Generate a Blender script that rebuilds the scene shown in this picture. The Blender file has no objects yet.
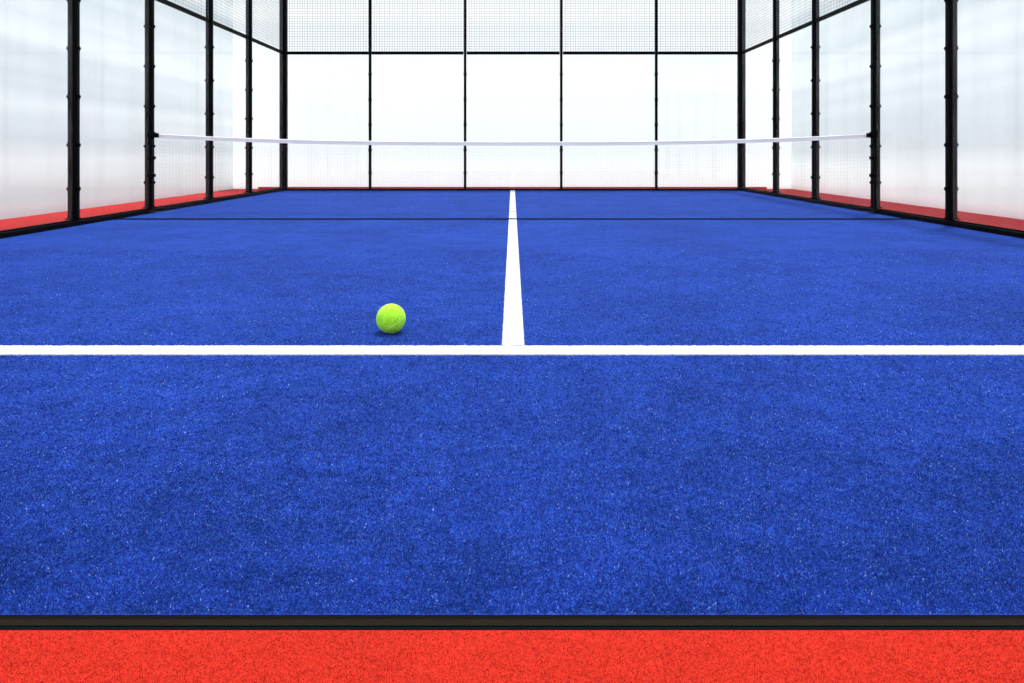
import bpy, bmesh, math, random
import numpy as np
from mathutils import Vector, Matrix
random.seed(4); rng=np.random.default_rng(4)
S=bpy.context.scene
S.view_settings.view_transform='Standard'
S.view_settings.look='None'
COL=S.collection

# ---------------------------------------------------------------- materials
def new_mat(name):
    m=bpy.data.materials.new(name); m.use_nodes=True
    nt=m.node_tree; nt.nodes.clear()
    out=nt.nodes.new('ShaderNodeOutputMaterial')
    return m,nt,out
def simple(name,col,rough=0.5,metal=0.0,bump=None,spec=0.5,lo=.85):
    m,nt,out=new_mat(name)
    b=nt.nodes.new('ShaderNodeBsdfPrincipled')
    b.inputs['Base Color'].default_value=(*col,1); b.inputs['Roughness'].default_value=rough
    b.inputs['Metallic'].default_value=metal; b.inputs['Specular IOR Level'].default_value=spec
    tc=nt.nodes.new('ShaderNodeTexCoord'); n=nt.nodes.new('ShaderNodeTexNoise')
    n.inputs['Scale'].default_value=bump[0] if bump else 20
    nt.links.new(tc.outputs['Object'],n.inputs['Vector'])
    mx=nt.nodes.new('ShaderNodeMix'); mx.data_type='RGBA'
    mx.inputs[6].default_value=(*[c*lo for c in col],1); mx.inputs[7].default_value=(*[min(1,c*1.12) for c in col],1)
    nt.links.new(n.outputs['Fac'],mx.inputs[0]); nt.links.new(mx.outputs[2],b.inputs['Base Color'])
    if bump:
        bp=nt.nodes.new('ShaderNodeBump'); bp.inputs['Strength'].default_value=bump[1]; bp.inputs['Distance'].default_value=0.003
        nt.links.new(n.outputs['Fac'],bp.inputs['Height']); nt.links.new(bp.outputs['Normal'],b.inputs['Normal'])
    nt.links.new(b.outputs[0],out.inputs[0])
    return m
def ramp(nt,src,stops):
    r=nt.nodes.new('ShaderNodeValToRGB'); e=r.color_ramp.elements
    e[0].position=stops[0][0]; e[0].color=(*stops[0][1],1)
    e[1].position=stops[-1][0]; e[1].color=(*stops[-1][1],1)
    for p,c in stops[1:-1]:
        k=e.new(p); k.color=(*c,1)
    nt.links.new(src,r.inputs[0]); return r
def noise(nt,vec,scale,detail=2,rough=.5):
    n=nt.nodes.new('ShaderNodeTexNoise'); n.inputs['Scale'].default_value=scale
    n.inputs['Detail'].default_value=detail; n.inputs['Roughness'].default_value=rough
    nt.links.new(vec,n.inputs['Vector']); return n
def mul(nt,a,b,fac=1.0,mode='MULTIPLY'):
    mx=nt.nodes.new('ShaderNodeMix'); mx.data_type='RGBA'; mx.blend_type=mode
    if isinstance(fac,float): mx.inputs[0].default_value=fac
    else: nt.links.new(fac,mx.inputs[0])
    for i,s in ((6,a),(7,b)):
        if isinstance(s,tuple): mx.inputs[i].default_value=(*s,1)
        else: nt.links.new(s,mx.inputs[i])
    return mx.outputs[2]
def g(v): return (v,v,v)
def wear(nt,v,var):
    # broad wear patches of the pile + clumping, shared by ground and fibres (world position)
    big=noise(nt,v,.9,4,.6); blot=noise(nt,v,5.5,4,.65); cl=noise(nt,v,24,3,.7)
    a=ramp(nt,big.outputs[0],[(.32,g(1-.15*var)),(.68,g(1+.15*var))]).outputs[0]
    b=ramp(nt,blot.outputs[0],[(.32,g(1-.16*var)),(.68,g(1+.16*var))]).outputs[0]
    c=ramp(nt,cl.outputs[0],[(.3,g(1-.20*var)),(.7,g(1+.20*var))]).outputs[0]
    return mul(nt,mul(nt,a,b),c)
def carpet(name,base,lo,hi,speck,speckcol,var=1.0,speckamt=.6,bumps=.8):
    m,nt,out=new_mat(name)
    gm=nt.nodes.new('ShaderNodeNewGeometry'); v=gm.outputs['Position']
    fine=noise(nt,v,210,2,.6); mid=noise(nt,v,60,4,.75)
    c=mul(nt,(base[0],base[1],base[2]),ramp(nt,fine.outputs[0],[(.32,g(lo)),(.68,g(hi))]).outputs[0])
    c=mul(nt,c,ramp(nt,mid.outputs[0],[(.3,g(1-.40*var)),(.7,g(1+.40*var))]).outputs[0])
    c=mul(nt,c,wear(nt,v,var))
    sp=noise(nt,v,330,1,.5); spm=noise(nt,v,6,3,.6)
    f=ramp(nt,sp.outputs[0],[(speck,g(0)),(speck+.05,g(speckamt))])
    f2=mul(nt,f.outputs[0],ramp(nt,spm.outputs[0],[(.4,g(.25)),(.65,g(1))]).outputs[0])
    c=mul(nt,c,speckcol,f2,'MIX')
    b=nt.nodes.new('ShaderNodeBsdfPrincipled'); b.inputs['Roughness'].default_value=.95
    b.inputs['Specular IOR Level'].default_value=.05
    nt.links.new(c,b.inputs['Base Color'])
    bp=nt.nodes.new('ShaderNodeBump'); bp.inputs['Strength'].default_value=bumps; bp.inputs['Distance'].default_value=.006
    nt.links.new(fine.outputs[0],bp.inputs['Height']); nt.links.new(bp.outputs[0],b.inputs['Normal'])
    nt.links.new(b.outputs[0],out.inputs[0]); return m
M_blue=carpet('blue_turf',(.0130,.043,.262),.5,1.55,.65,(.15,.27,.62))
M_red=carpet('red_turf',(.45,.024,.014),.88,1.12,.74,(.6,.12,.08),.25,.2,.3)
def fibre(name,c0,c1,c2,var,p=.975):
    m,nt,out=new_mat(name)
    gm=nt.nodes.new('ShaderNodeNewGeometry')
    r=ramp(nt,gm.outputs['Random Per Island'],[(0,c0),(.7,c1),(p,c1),(p+.012,c2)])
    c=mul(nt,r.outputs[0],wear(nt,gm.outputs['Position'],var))
    d=nt.nodes.new('ShaderNodeBsdfDiffuse'); t=nt.nodes.new('ShaderNodeBsdfTranslucent')
    nt.links.new(c,d.inputs[0]); nt.links.new(c,t.inputs[0])
    mx=nt.nodes.new('ShaderNodeMixShader'); mx.inputs[0].default_value=.4
    nt.links.new(d.outputs[0],mx.inputs[1]); nt.links.new(t.outputs[0],mx.inputs[2])
    nt.links.new(mx.outputs[0],out.inputs[0]); return m
M_bluef=fibre('blue_fibre',(.012,.040,.25),(.030,.084,.46),(.32,.46,.82),1.0,.972)
M_redf=fibre('red_fibre',(.40,.020,.011),(.52,.032,.020),(.60,.07,.05),.3)
M_line=simple('white_paint',(.60,.61,.64),.9,0,(130,1.0),.1,.68)
M_black=simple('black_powder_coat',(.0014,.0017,.0024),.6,0,(60,.1),.04)
M_bronze=simple('bronze_metal',(.0125,.0065,.0040),.6,0,(40,.1),.03)
M_wire=simple('wire',(.17,.19,.21),.6,0,(40,.1),.2)
M_netcord=simple('net_cord',(.14,.14,.15),.8,0,(80,.2),.2)
M_tape=simple('tape_fabric',(.97,.95,.88),.8,0,(80,.2),.1)
M_conc=simple('pale_concrete',(.7,.7,.7),.9,0,(3,.1),.1)
M_strip=simple('dark_strip',(.0015,.003,.012),.9,0,(80,.2),.03)

def glassmat():
    m,nt,out=new_mat('clear_glass')
    t=nt.nodes.new('ShaderNodeBsdfTransparent'); t.inputs[0].default_value=(.985,.993,.995,1)
    gl=nt.nodes.new('ShaderNodeBsdfGlossy'); gl.inputs['Roughness'].default_value=.03
    df=nt.nodes.new('ShaderNodeBsdfTranslucent'); df.inputs[0].default_value=(.94,.96,.97,1)
    tc=nt.nodes.new('ShaderNodeTexCoord')
    n=noise(nt,tc.outputs['Object'],1.2,3,.6)
    f=ramp(nt,n.outputs[0],[(.3,g(.01)),(.75,g(.05))])
    m1=nt.nodes.new('ShaderNodeMixShader'); nt.links.new(f.outputs[0],m1.inputs[0])
    nt.links.new(t.outputs[0],m1.inputs[1]); nt.links.new(df.outputs[0],m1.inputs[2])
    m2=nt.nodes.new('ShaderNodeMixShader'); m2.inputs[0].default_value=.03
    nt.links.new(m1.outputs[0],m2.inputs[1]); nt.links.new(gl.outputs[0],m2.inputs[2])
    nt.links.new(m2.outputs[0],out.inputs[0]); return m
M_glass=glassmat()
def curtain(name,vlo,hlo,tint,off=0):
    m,nt,out=new_mat(name)
    tc=nt.nodes.new('ShaderNodeTexCoord')
    mp=nt.nodes.new('ShaderNodeMapping'); mp.inputs['Scale'].default_value=(1.3,1.3,.10)
    nt.links.new(tc.outputs['Object'],mp.inputs[0])
    n1=noise(nt,mp.outputs[0],1.5,3,.6)
    mp2=nt.nodes.new('ShaderNodeMapping'); mp2.inputs['Scale'].default_value=(.03,.03,1.1); mp2.inputs['Location'].default_value=(off,0,0)
    nt.links.new(tc.outputs['Object'],mp2.inputs[0])
    n2=noise(nt,mp2.outputs[0],1.3,2,.5)
    c=mul(nt,ramp(nt,n1.outputs[0],[(.3,g(vlo)),(.6,g(1))]).outputs[0],
             ramp(nt,n2.outputs[0],[(.38,(hlo*.96,hlo*.99,hlo*1.01)),(.60,g(1))]).outputs[0])
    c=mul(nt,c,tint)
    d=nt.nodes.new('ShaderNodeBsdfDiffuse'); t=nt.nodes.new('ShaderNodeBsdfTranslucent')
    nt.links.new(c,d.inputs[0]); nt.links.new(c,t.inputs[0])
    mx=nt.nodes.new('ShaderNodeMixShader'); mx.inputs[0].default_value=.6
    nt.links.new(d.outputs[0],mx.inputs[1]); nt.links.new(t.outputs[0],mx.inputs[2])
    nt.links.new(mx.outputs[0],out.inputs[0]); return m
M_curt=curtain('white_sheeting_side',.93,.80,(.855,.905,.91))
M_curtb=curtain('white_sheeting_back',.99,.95,(.905,.92,.915))

# ---------------------------------------------------------------- helpers
def bm_box(bm,x0,x1,y0,y1,z0,z1,bev=0):
    r=bmesh.ops.create_cube(bm,size=1)
    for v in r['verts']:
        v.co=Vector(((x0+x1)/2+v.co.x*(x1-x0),(y0+y1)/2+v.co.y*(y1-y0),(z0+z1)/2+v.co.z*(z1-z0)))
    if bev:
        es=set(e for v in r['verts'] for e in v.link_edges)
        bmesh.ops.bevel(bm,geom=list(es),offset=bev,segments=2,affect='EDGES',profile=.5)
def obj_from(bm,name,mat,loc=(0,0,0),parent=None,smooth=False):
    me=bpy.data.meshes.new(name); bm.to_mesh(me); bm.free()
    if smooth:
        for p in me.polygons: p.use_smooth=True
    me.materials.append(mat)
    o=bpy.data.objects.new(name,me); COL.objects.link(o); o.location=loc
    if parent: o.parent=parent
    return o
def tag(o,label,cat,group=None,kind=None):
    o['label']=label; o['category']=cat
    if group:o['group']=group
    if kind:o['kind']=kind
def struct(o,label,cat):
    o['kind']='structure'; o['label']=label; o['category']=cat
def copy_tree(src,loc,rot=0):
    n=src.copy(); COL.objects.link(n); n.location=loc; n.rotation_euler=(0,0,rot)
    for c in src.children:
        k=c.copy(); COL.objects.link(k); k.parent=n
        for d in c.children:
            q=d.copy(); COL.objects.link(q); q.parent=k
    return n

W=5.0; YB=16.6; YN=10.47; Y0=1.378; SW=.043
TOP=4.7; RAIL=3.0
SY=[6.75,8.66,10.47,12.54,14.42]      # side posts
BX=[-3.11,-1.035,1.065,3.14]            # back posts

# ---------------------------------------------------------------- ground
bm=bmesh.new(); bm_box(bm,-W-.06,W+.06,Y0,YB+.06,-.05,0)
o=obj_from(bm,'floor',M_blue); struct(o,'blue artificial turf of the padel court','court floor')
bm=bmesh.new()
bm_box(bm,-6.6,6.6,-1.5,Y0-SW,-.05,0)
for s in (-1,1): 
    a,b=sorted((s*(W+.06),s*6.6)); bm_box(bm,a,b,Y0-SW,YB+.06,-.05,0)
bm_box(bm,-6.6,6.6,YB+.06,YB+.75,-.05,0)
o=obj_from(bm,'floor.001',M_red); struct(o,'red artificial turf surrounding the court','ground')
bm=bmesh.new(); bm_box(bm,-40,40,-20,60,-.12,-.05)
o=obj_from(bm,'floor.002',M_conc); struct(o,'pale concrete slab under the court','ground')

bm=bmesh.new()
bm_box(bm,-W-.05,W+.05,Y0-SW,Y0,-.05,.001)
o=obj_from(bm,'trim_1',M_black); struct(o,'black metal edging strip between blue and red turf','edging')
bm=bmesh.new()
bm_box(bm,-W-.05,W+.05,Y0-.034,Y0-.016,.001,.0028,.0008)
o=obj_from(bm,'trim_2',M_bronze); struct(o,'brown metal rib on the edging strip','edging')
n=3
for s in (-1,1):
    bm=bmesh.new(); bm_box(bm,s*W-.05,s*W+.05,Y0,YB-.07,0,.055,.006); bm_box(bm,s*W-.015,s*W+.015,Y0,YB-.07,.055,.07)
    o=obj_from(bm,'trim_%d'%n,M_black); n+=1; struct(o,'black steel base rail under the side glass','base rail')
bm=bmesh.new(); bm_box(bm,-W-.05,W+.05,YB-.05,YB+.05,0,.035,.006)
o=obj_from(bm,'trim_%d'%n,M_black); n+=1; struct(o,'black steel base rail under the back glass','base rail')
bm=bmesh.new(); bm_box(bm,-W+.05,W-.05,9.42,9.60,0,.004)  # thin dark strip laid on the turf in front of the net
o=obj_from(bm,'trim_%d'%n,M_strip); n+=1; struct(o,'dark strip across the turf near the net','seam')
bm=bmesh.new(); bm_box(bm,-W-.6,W+.6,YB+.12,YB+.20,0,.07,.01)
o=obj_from(bm,'trim_%d'%n,M_red); n+=1; struct(o,'low red kerb behind the back glass','kerb')

# ---------------------------------------------------------------- lines
def line(x0,x1,y0,y1,label):
    bm=bmesh.new()
    horiz=(x1-x0)>(y1-y0); L=(x1-x0) if horiz else (y1-y0); N=int(L/.006)
    prev=None; z=.004; jj=.0028 if horiz else .0014
    for i in range(N+1):
        t=i/N; j0=rng.normal()*jj*.6; j1=rng.normal()*jj
        if horiz: a=bm.verts.new((x0+L*t,y0+j0,z)); b=bm.verts.new((x0+L*t,y1+j1,z))
        else: a=bm.verts.new((x1+j0,y0+L*t,z)); b=bm.verts.new((x0+j1,y0+L*t,z))
        if prev: bm.faces.new((prev[0],a,b,prev[1]))
        prev=(a,b)
    r=bmesh.ops.extrude_face_region(bm,geom=bm.faces[:])
    for v in r['geom']:
        if isinstance(v,bmesh.types.BMVert): v.co.z=0.0
    bmesh.ops.recalc_face_normals(bm,faces=bm.faces[:])
    o=obj_from(bm,'court_line',M_line); tag(o,label,'court line')
k=760*.84
ys0=k/(355.3-152); ys1=k/(346.4-152)
line(-W+.05,W-.05,ys0,ys1,'white service line across the blue turf')
line(-.048+.003,.048+.003,ys1+.010,YB-.055,'white centre line running down to the back glass')

# ---------------------------------------------------------------- turf fibres (real tufts)
BXB,BYB=(391-512.5)/760*3.527,3.527
def blade_obj(name,mat,x,y,hmin,hmax,w,label):
    n=len(x); sc=np.clip(y/2.0,.8,1.6)
    a=rng.random(n)*math.pi; h=(hmin+(hmax-hmin)*rng.random(n)); ww=w*(.6+.8*rng.random(n))*sc
    dx=np.cos(a)*ww/2; dy=np.sin(a)*ww/2
    lx=rng.normal(size=n)*h*.3; ly=rng.normal(size=n)*h*.3
    V=np.zeros((n,4,3))
    V[:,0]=np.stack([x-dx,y-dy,np.zeros(n)],1); V[:,1]=np.stack([x+dx,y+dy,np.zeros(n)],1)
    V[:,2]=np.stack([x+dx*.6+lx,y+dy*.6+ly,h],1); V[:,3]=np.stack([x-dx*.6+lx,y-dy*.6+ly,h],1)
    me=bpy.data.meshes.new(name)
    me.vertices.add(n*4); me.vertices.foreach_set('co',V.ravel())
    me.loops.add(n*4); me.loops.foreach_set('vertex_index',np.arange(n*4,dtype=np.int32))
    me.polygons.add(n); me.polygons.foreach_set('loop_start',np.arange(0,n*4,4,dtype=np.int32))
    me.polygons.foreach_set('loop_total',np.full(n,4,dtype=np.int32))
    me.update(); me.validate(); me.materials.append(mat)
    o=bpy.data.objects.new(name,me); COL.objects.link(o); tag(o,label,'turf',None,'stuff')
def scatter(n,ymin,ymax):
    u=rng.random(n); y=1/((1/ymin)+(1/ymax-1/ymin)*u); x=(rng.random(n)*2-1)*(y*.70+.05); return x,y
x,y=scatter(330000,Y0+.004,6.5)
L1='short blue artificial grass fibres with pale sand grains'
q=y<ys0-.006; blade_obj('turf_fibre',M_bluef,x[q],y[q],.0015,.0045,.0028,L1)
ok=(y>ys1+.012)&((x-BXB)**2+(y-BYB)**2>.035**2)
q=ok&(x<-.054); blade_obj('turf_fibre',M_bluef,x[q],y[q],.0015,.0045,.0028,L1)
q=ok&(x>.060); blade_obj('turf_fibre',M_bluef,x[q],y[q],.0015,.0045,.0028,L1)
x,y=scatter(75000,1.12,Y0-SW-.003)
blade_obj('turf_fibre',M_redf,x,y,.0008,.0022,.0015,'short red artificial grass fibres of the surround')

# ---------------------------------------------------------------- posts
def post_src(w,d,h,cw,clampz,axis='X',plate=True):
    e=bpy.data.objects.new('fence_post',None); COL.objects.link(e)
    bm=bmesh.new(); bm_box(bm,-w/2,w/2,-d/2,d/2,0.0,h,.006)
    obj_from(bm,'post_tube',M_black,parent=e)
    for z in clampz:
        bm=bmesh.new()
        if axis=='X':
            bm_box(bm,-cw/2,cw/2,-d*.42,d*.42,-.022,.022,.004)
            for sx in (-1,1):
                bmesh.ops.create_cone(bm,cap_ends=True,segments=10,radius1=.012,radius2=.009,depth=.018,
                   matrix=Matrix.Translation((sx*(cw/2+.007),0,0))@Matrix.Rotation(math.pi/2,4,'Y'))
        else:
            bm_box(bm,-cw/2,cw/2,-d/2-.012,d/2+.012,-.022,.022,.004)
            bmesh.ops.create_cone(bm,cap_ends=True,segments=10,radius1=.010,radius2=.008,depth=.014,
                   matrix=Matrix.Translation((0,-d/2-.017,0))@Matrix.Rotation(math.pi/2,4,'X'))
        obj_from(bm,'clamp',M_black,(0,0,z),parent=e)
    if plate:
        bm=bmesh.new(); bm_box(bm,-w/2-.03,w/2+.03,-d/2,d/2,0,.015,.003)
        for sx in (-1,1):
            bmesh.ops.create_cone(bm,cap_ends=True,segments=6,radius1=.01,radius2=.01,depth=.012,
                   matrix=Matrix.Translation((sx*(w/2+.016),0,.02)))
        obj_from(bm,'base_plate',M_black,parent=e)
    return e
cz=[.35,.85,1.4,1.95,2.5]
side=post_src(.105,.07,TOP,.128,cz)
first=True
for s in (-1,1):
    for y in SY:
        p=side if first else copy_tree(side,(0,0,0))
        first=False
        p.location=(s*W,y,.07)
        tag(p,'black square steel fence post holding side glass panels','fence post','side fence posts')
back=post_src(.055,.06,TOP,.07,cz,'Y',False)
for i,x in enumerate(BX):
    p=back if i==0 else copy_tree(back,(0,0,0))
    p.location=(x,YB,.035)
    tag(p,'slim black steel post between back glass panels','fence post','back fence posts')
corner=post_src(.15,.12,TOP,.15,cz,'Y',False)
for i,s in enumerate((-1,1)):
    p=corner if i==0 else copy_tree(corner,(0,0,0))
    p.location=(s*W,YB,.035)
    tag(p,'thick black steel corner post of the enclosure','fence post','corner fence posts')

# ---------------------------------------------------------------- panels + rails + wire mesh
def wires(segs,t):
    bm=bmesh.new()
    for a,b,off in segs:
        a=Vector(a);b=Vector(b); d=(b-a)
        if d.length<.01: continue
        d.normalize(); nrm=Vector((-d.z,0,d.x))*t/2; dy=Vector((0,t/2,0)); o=Vector((0,off,0))
        vs=[bm.verts.new(p+q+o) for p in (a,b) for q in (nrm+dy,nrm-dy,-nrm-dy,-nrm+dy)]
        for i in range(4): bm.faces.new((vs[i],vs[(i+1)%4],vs[4+(i+1)%4],vs[4+i]))
    return bm
def wire_mesh(L,H,pitch,t):
    segs=[]; n=round(L/pitch); m=round(H/pitch)
    for i in range(n+1): x=-L/2+L*i/n; segs.append(((x,0,0),(x,0,H),.003))
    for i in range(m+1): z=H*i/m; segs.append(((-L/2,0,z),(L/2,0,z),-.003))
    return wires(segs,t)
def bay(x,y,L,rot,zb,where,pitch,t):
    bm=bmesh.new(); bm_box(bm,-L/2,L/2,-.005,.005,zb,RAIL-.03)
    o=obj_from(bm,'glass_panel',M_glass,(x,y,0)); o.rotation_euler=(0,0,rot)
    tag(o,'clear tempered glass panel of the %s court fence'%where,'glass panel','glass panels of the %s fence'%where)
    bm=bmesh.new(); bm_box(bm,-L/2,L/2,-.025,.025,RAIL-.03,RAIL+.03,.004)
    o=obj_from(bm,'fence_rail',M_black,(x,y,0)); o.rotation_euler=(0,0,rot)
    tag(o,'black steel rail joining fence posts above the glass','fence rail','fence rails')
    o=obj_from(wire_mesh(L,TOP-RAIL-.05,pitch,t),'wire_mesh_panel',M_wire,(x,y,RAIL+.035)); o.rotation_euler=(0,0,rot)
    tag(o,'grey woven wire mesh panel above the %s glass'%where,'wire mesh','wire mesh panels')
xs=[-W]+BX+[W]
for i in range(5):
    a=xs[i]+(.077 if i==0 else .036); b=xs[i+1]-(.077 if i==4 else .036)
    bay((a+b)/2,YB,b-a,0,.035,'back',.055,.0052)
for s in (-1,1):
    yy=SY+[YB]
    for i in range(5):
        a=yy[i]+.036; b=yy[i+1]-(.085 if i==4 else .036)
        bay(s*W,(a+b)/2,b-a,math.pi/2,.07,'side',.055,.0033)

# ---------------------------------------------------------------- net
net=bpy.data.objects.new('court_net',None); COL.objects.link(net); net.location=(0,YN-.078,0)
tag(net,'white-taped black padel net stretched between fence posts','net')
XN=W-.055
def htop(x): return .982+.112*(abs(x)/XN)**2.6
N=80; TW=.056
bm=bmesh.new(); rows=[]
for i in range(N+1):
    x=-XN+2*XN*i/N; h=htop(x); pr=[]
    for (dy,dz) in ((-.002,-TW),(-.004,-TW/2),(-.008,-.006),(0,0),(.008,-.006),(.004,-TW/2),(.002,-TW)):
        pr.append(bm.verts.new((x,dy,h+dz)))
    rows.append(pr)
for a,b in zip(rows,rows[1:]):
    for j in range(7): bm.faces.new((a[j],b[j],b[(j+1)%7],a[(j+1)%7]))
bm.faces.new(rows[0][::-1]); bm.faces.new(rows[-1])
obj_from(bm,'net_tape',M_tape,parent=net)
segs=[]; x=-XN+.03
while x<XN: segs.append(((x,0,.03),(x,0,htop(x)-TW),0)); x+=.045
for r in range(21):
    f=r/20; pts=[-XN+2*XN*i/24 for i in range(25)]
    for p,q in zip(pts,pts[1:]):
        segs.append(((p,0,.03+(htop(p)-TW-.03)*f),(q,0,.03+(htop(q)-TW-.03)*f),0))
obj_from(wires(segs,.0007),'net_mesh',M_netcord,parent=net)
obj_from(wires([((-XN,0,.028),(XN,0,.028),0)],.003),'bottom_cord',M_netcord,parent=net)
for s in (-1,1):
    bm=bmesh.new(); x=s*(XN-.01)
    bm_box(bm,x-.04,x+.04,-.04,.035,1.03,1.12,.008)
    bmesh.ops.create_cone(bm,cap_ends=True,segments=16,radius1=.030,radius2=.030,depth=.13,matrix=Matrix.Translation((x-s*.035,-.02,1.07))@Matrix.Rotation(math.pi/2,4,'Y'))
    bm_box(bm,x-.02,x+.02,-.05,-.02,.93,1.05,.005)
    obj_from(bm,'ratchet',M_black,parent=net)
    for z in (.52,.76):
        bm=bmesh.new(); bm_box(bm,x-.045,x+.045,-.03,.035,z-.022,z+.022,.006)
        obj_from(bm,'net_bracket',M_black,parent=net)

# ---------------------------------------------------------------- ball
R=.0673
def ballmat():
    m,nt,out=new_mat('lime_felt')
    tc=nt.nodes.new('ShaderNodeTexCoord'); n=noise(nt,tc.outputs['Object'],130,3,.7); n2=noise(nt,tc.outputs['Object'],30,2)
    c=mul(nt,ramp(nt,n.outputs[0],[(.3,(.24,.66,.015)),(.7,(.50,1.0,.07))]).outputs[0],ramp(nt,n2.outputs[0],[(.3,g(.90)),(.7,g(1.05))]).outputs[0])
    b=nt.nodes.new('ShaderNodeBsdfPrincipled'); b.inputs['Roughness'].default_value=.95; b.inputs['Specular IOR Level'].default_value=.1
    b.inputs['Sheen Weight'].default_value=.2; b.inputs['Sheen Tint'].default_value=(.7,1,.4,1)
    b.inputs['Subsurface Weight'].default_value=.2; b.inputs['Subsurface Radius'].default_value=(1,1,.3); b.inputs['Subsurface Scale'].default_value=.02
    nt.links.new(c,b.inputs['Base Color'])
    bp=nt.nodes.new('ShaderNodeBump'); bp.inputs['Strength'].default_value=.9; bp.inputs['Distance'].default_value=.003
    nt.links.new(n.outputs[0],bp.inputs['Height']); nt.links.new(bp.outputs[0],b.inputs['Normal'])
    nt.links.new(b.outputs[0],out.inputs[0]); return m
M_ball=ballmat()
ball=bpy.data.objects.new('tennis_ball',None); COL.objects.link(ball); ball.location=(BXB,BYB,R)
tag(ball,'lime green felt ball resting on the blue turf','ball')
bm=bmesh.new(); bmesh.ops.create_icosphere(bm,subdivisions=6,radius=R)
for v in bm.verts: v.co*=1+rng.normal()*.010
obj_from(bm,'felt_cover',M_ball,parent=ball,smooth=True)
bm=bmesh.new(); rings=[]; NS=160
def sp(t):
    a,b=.75,.25
    return Vector((a*math.cos(t)+b*math.cos(3*t),a*math.sin(t)-b*math.sin(3*t),2*math.sqrt(a*b)*math.sin(2*t))).normalized()*R*1.0
for i in range(NS):
    t=2*math.pi*i/NS; p=sp(t); d=(sp(t+.01)-sp(t-.01)).normalized(); u=p.normalized(); w=d.cross(u)
    rings.append([bm.verts.new(p+(u*math.sin(q)*.0008+w*math.cos(q)*.0018)) for q in [k2*math.pi/4 for k2 in range(8)]])
for i in range(NS):
    a=rings[i]; b=rings[(i+1)%NS]
    for j in range(8): bm.faces.new((a[j],a[(j+1)%8],b[(j+1)%8],b[j]))
obj_from(bm,'seam',simple('ball_seam',(.60,.95,.28),.8,0,(50,.1)),parent=ball,smooth=True)
ball.rotation_euler=(.2,1.1,.9)

# ---------------------------------------------------------------- white sheeting around the enclosure
def sheet(name,p0,p1,H,label,mat,amp=1.0):
    p0=Vector(p0);p1=Vector(p1); L=(p1-p0).length; d=(p1-p0)/L; nr=Vector((-d.y,d.x,0)); N=int(L/.06)
    bm=bmesh.new(); prev=None
    for i in range(N+1):
        s=L*i/N
        a=amp*(.016*math.sin(s*5.3+1.3*math.sin(s*1.7))+.010*math.sin(s*11+2*math.sin(s*.9)))
        q=[bm.verts.new(p0+d*s+nr*(a*(.4+.6*z/H))+Vector((0,0,z))) for z in (0,H*.25,H*.5,H*.75,H)]
        if prev:
            for j in range(4): bm.faces.new((prev[j],q[j],q[j+1],prev[j+1]))
        prev=q
    o=obj_from(bm,name,mat,smooth=True); struct(o,label,'wall'); return o
sheet('wall_left',(-6.35,2,0),(-6.35,17.28,0),7,'white translucent sheeting beside the court',M_curt,.5)
sheet('wall_right',(6.35,2,0),(6.35,17.28,0),7,'white translucent sheeting beside the court',M_curt,.5)
sheet('wall_back',(-6.4,17.3,0),(6.4,17.3,0),7,'white translucent sheeting behind the back glass',M_curtb,.15)

# ---------------------------------------------------------------- light
w=bpy.data.worlds.new('World'); S.world=w; w.use_nodes=True
bg=w.node_tree.nodes['Background']; bg.inputs[0].default_value=(.95,.98,1,1); bg.inputs[1].default_value=1.4
sl=bpy.data.lights.new('sun','SUN'); sl.energy=3.2; sl.angle=math.radians(4); sl.color=(1,.98,.95)
so=bpy.data.objects.new('sun',sl); COL.objects.link(so); so.rotation_euler=(math.radians(-10),math.radians(8),0); so.location=(0,5,9)

cam=bpy.data.cameras.new('camera'); co=bpy.data.objects.new('camera',cam); COL.objects.link(co)
co.location=(0,0,.84); co.rotation_euler=(math.pi/2,0,0)
cam.sensor_width=36; cam.sensor_fit='HORIZONTAL'; cam.lens=760/1024*36; cam.shift_y=-(341.5-152)/1024; cam.shift_x=-.5/1024
cam.clip_start=.05
S.camera=co
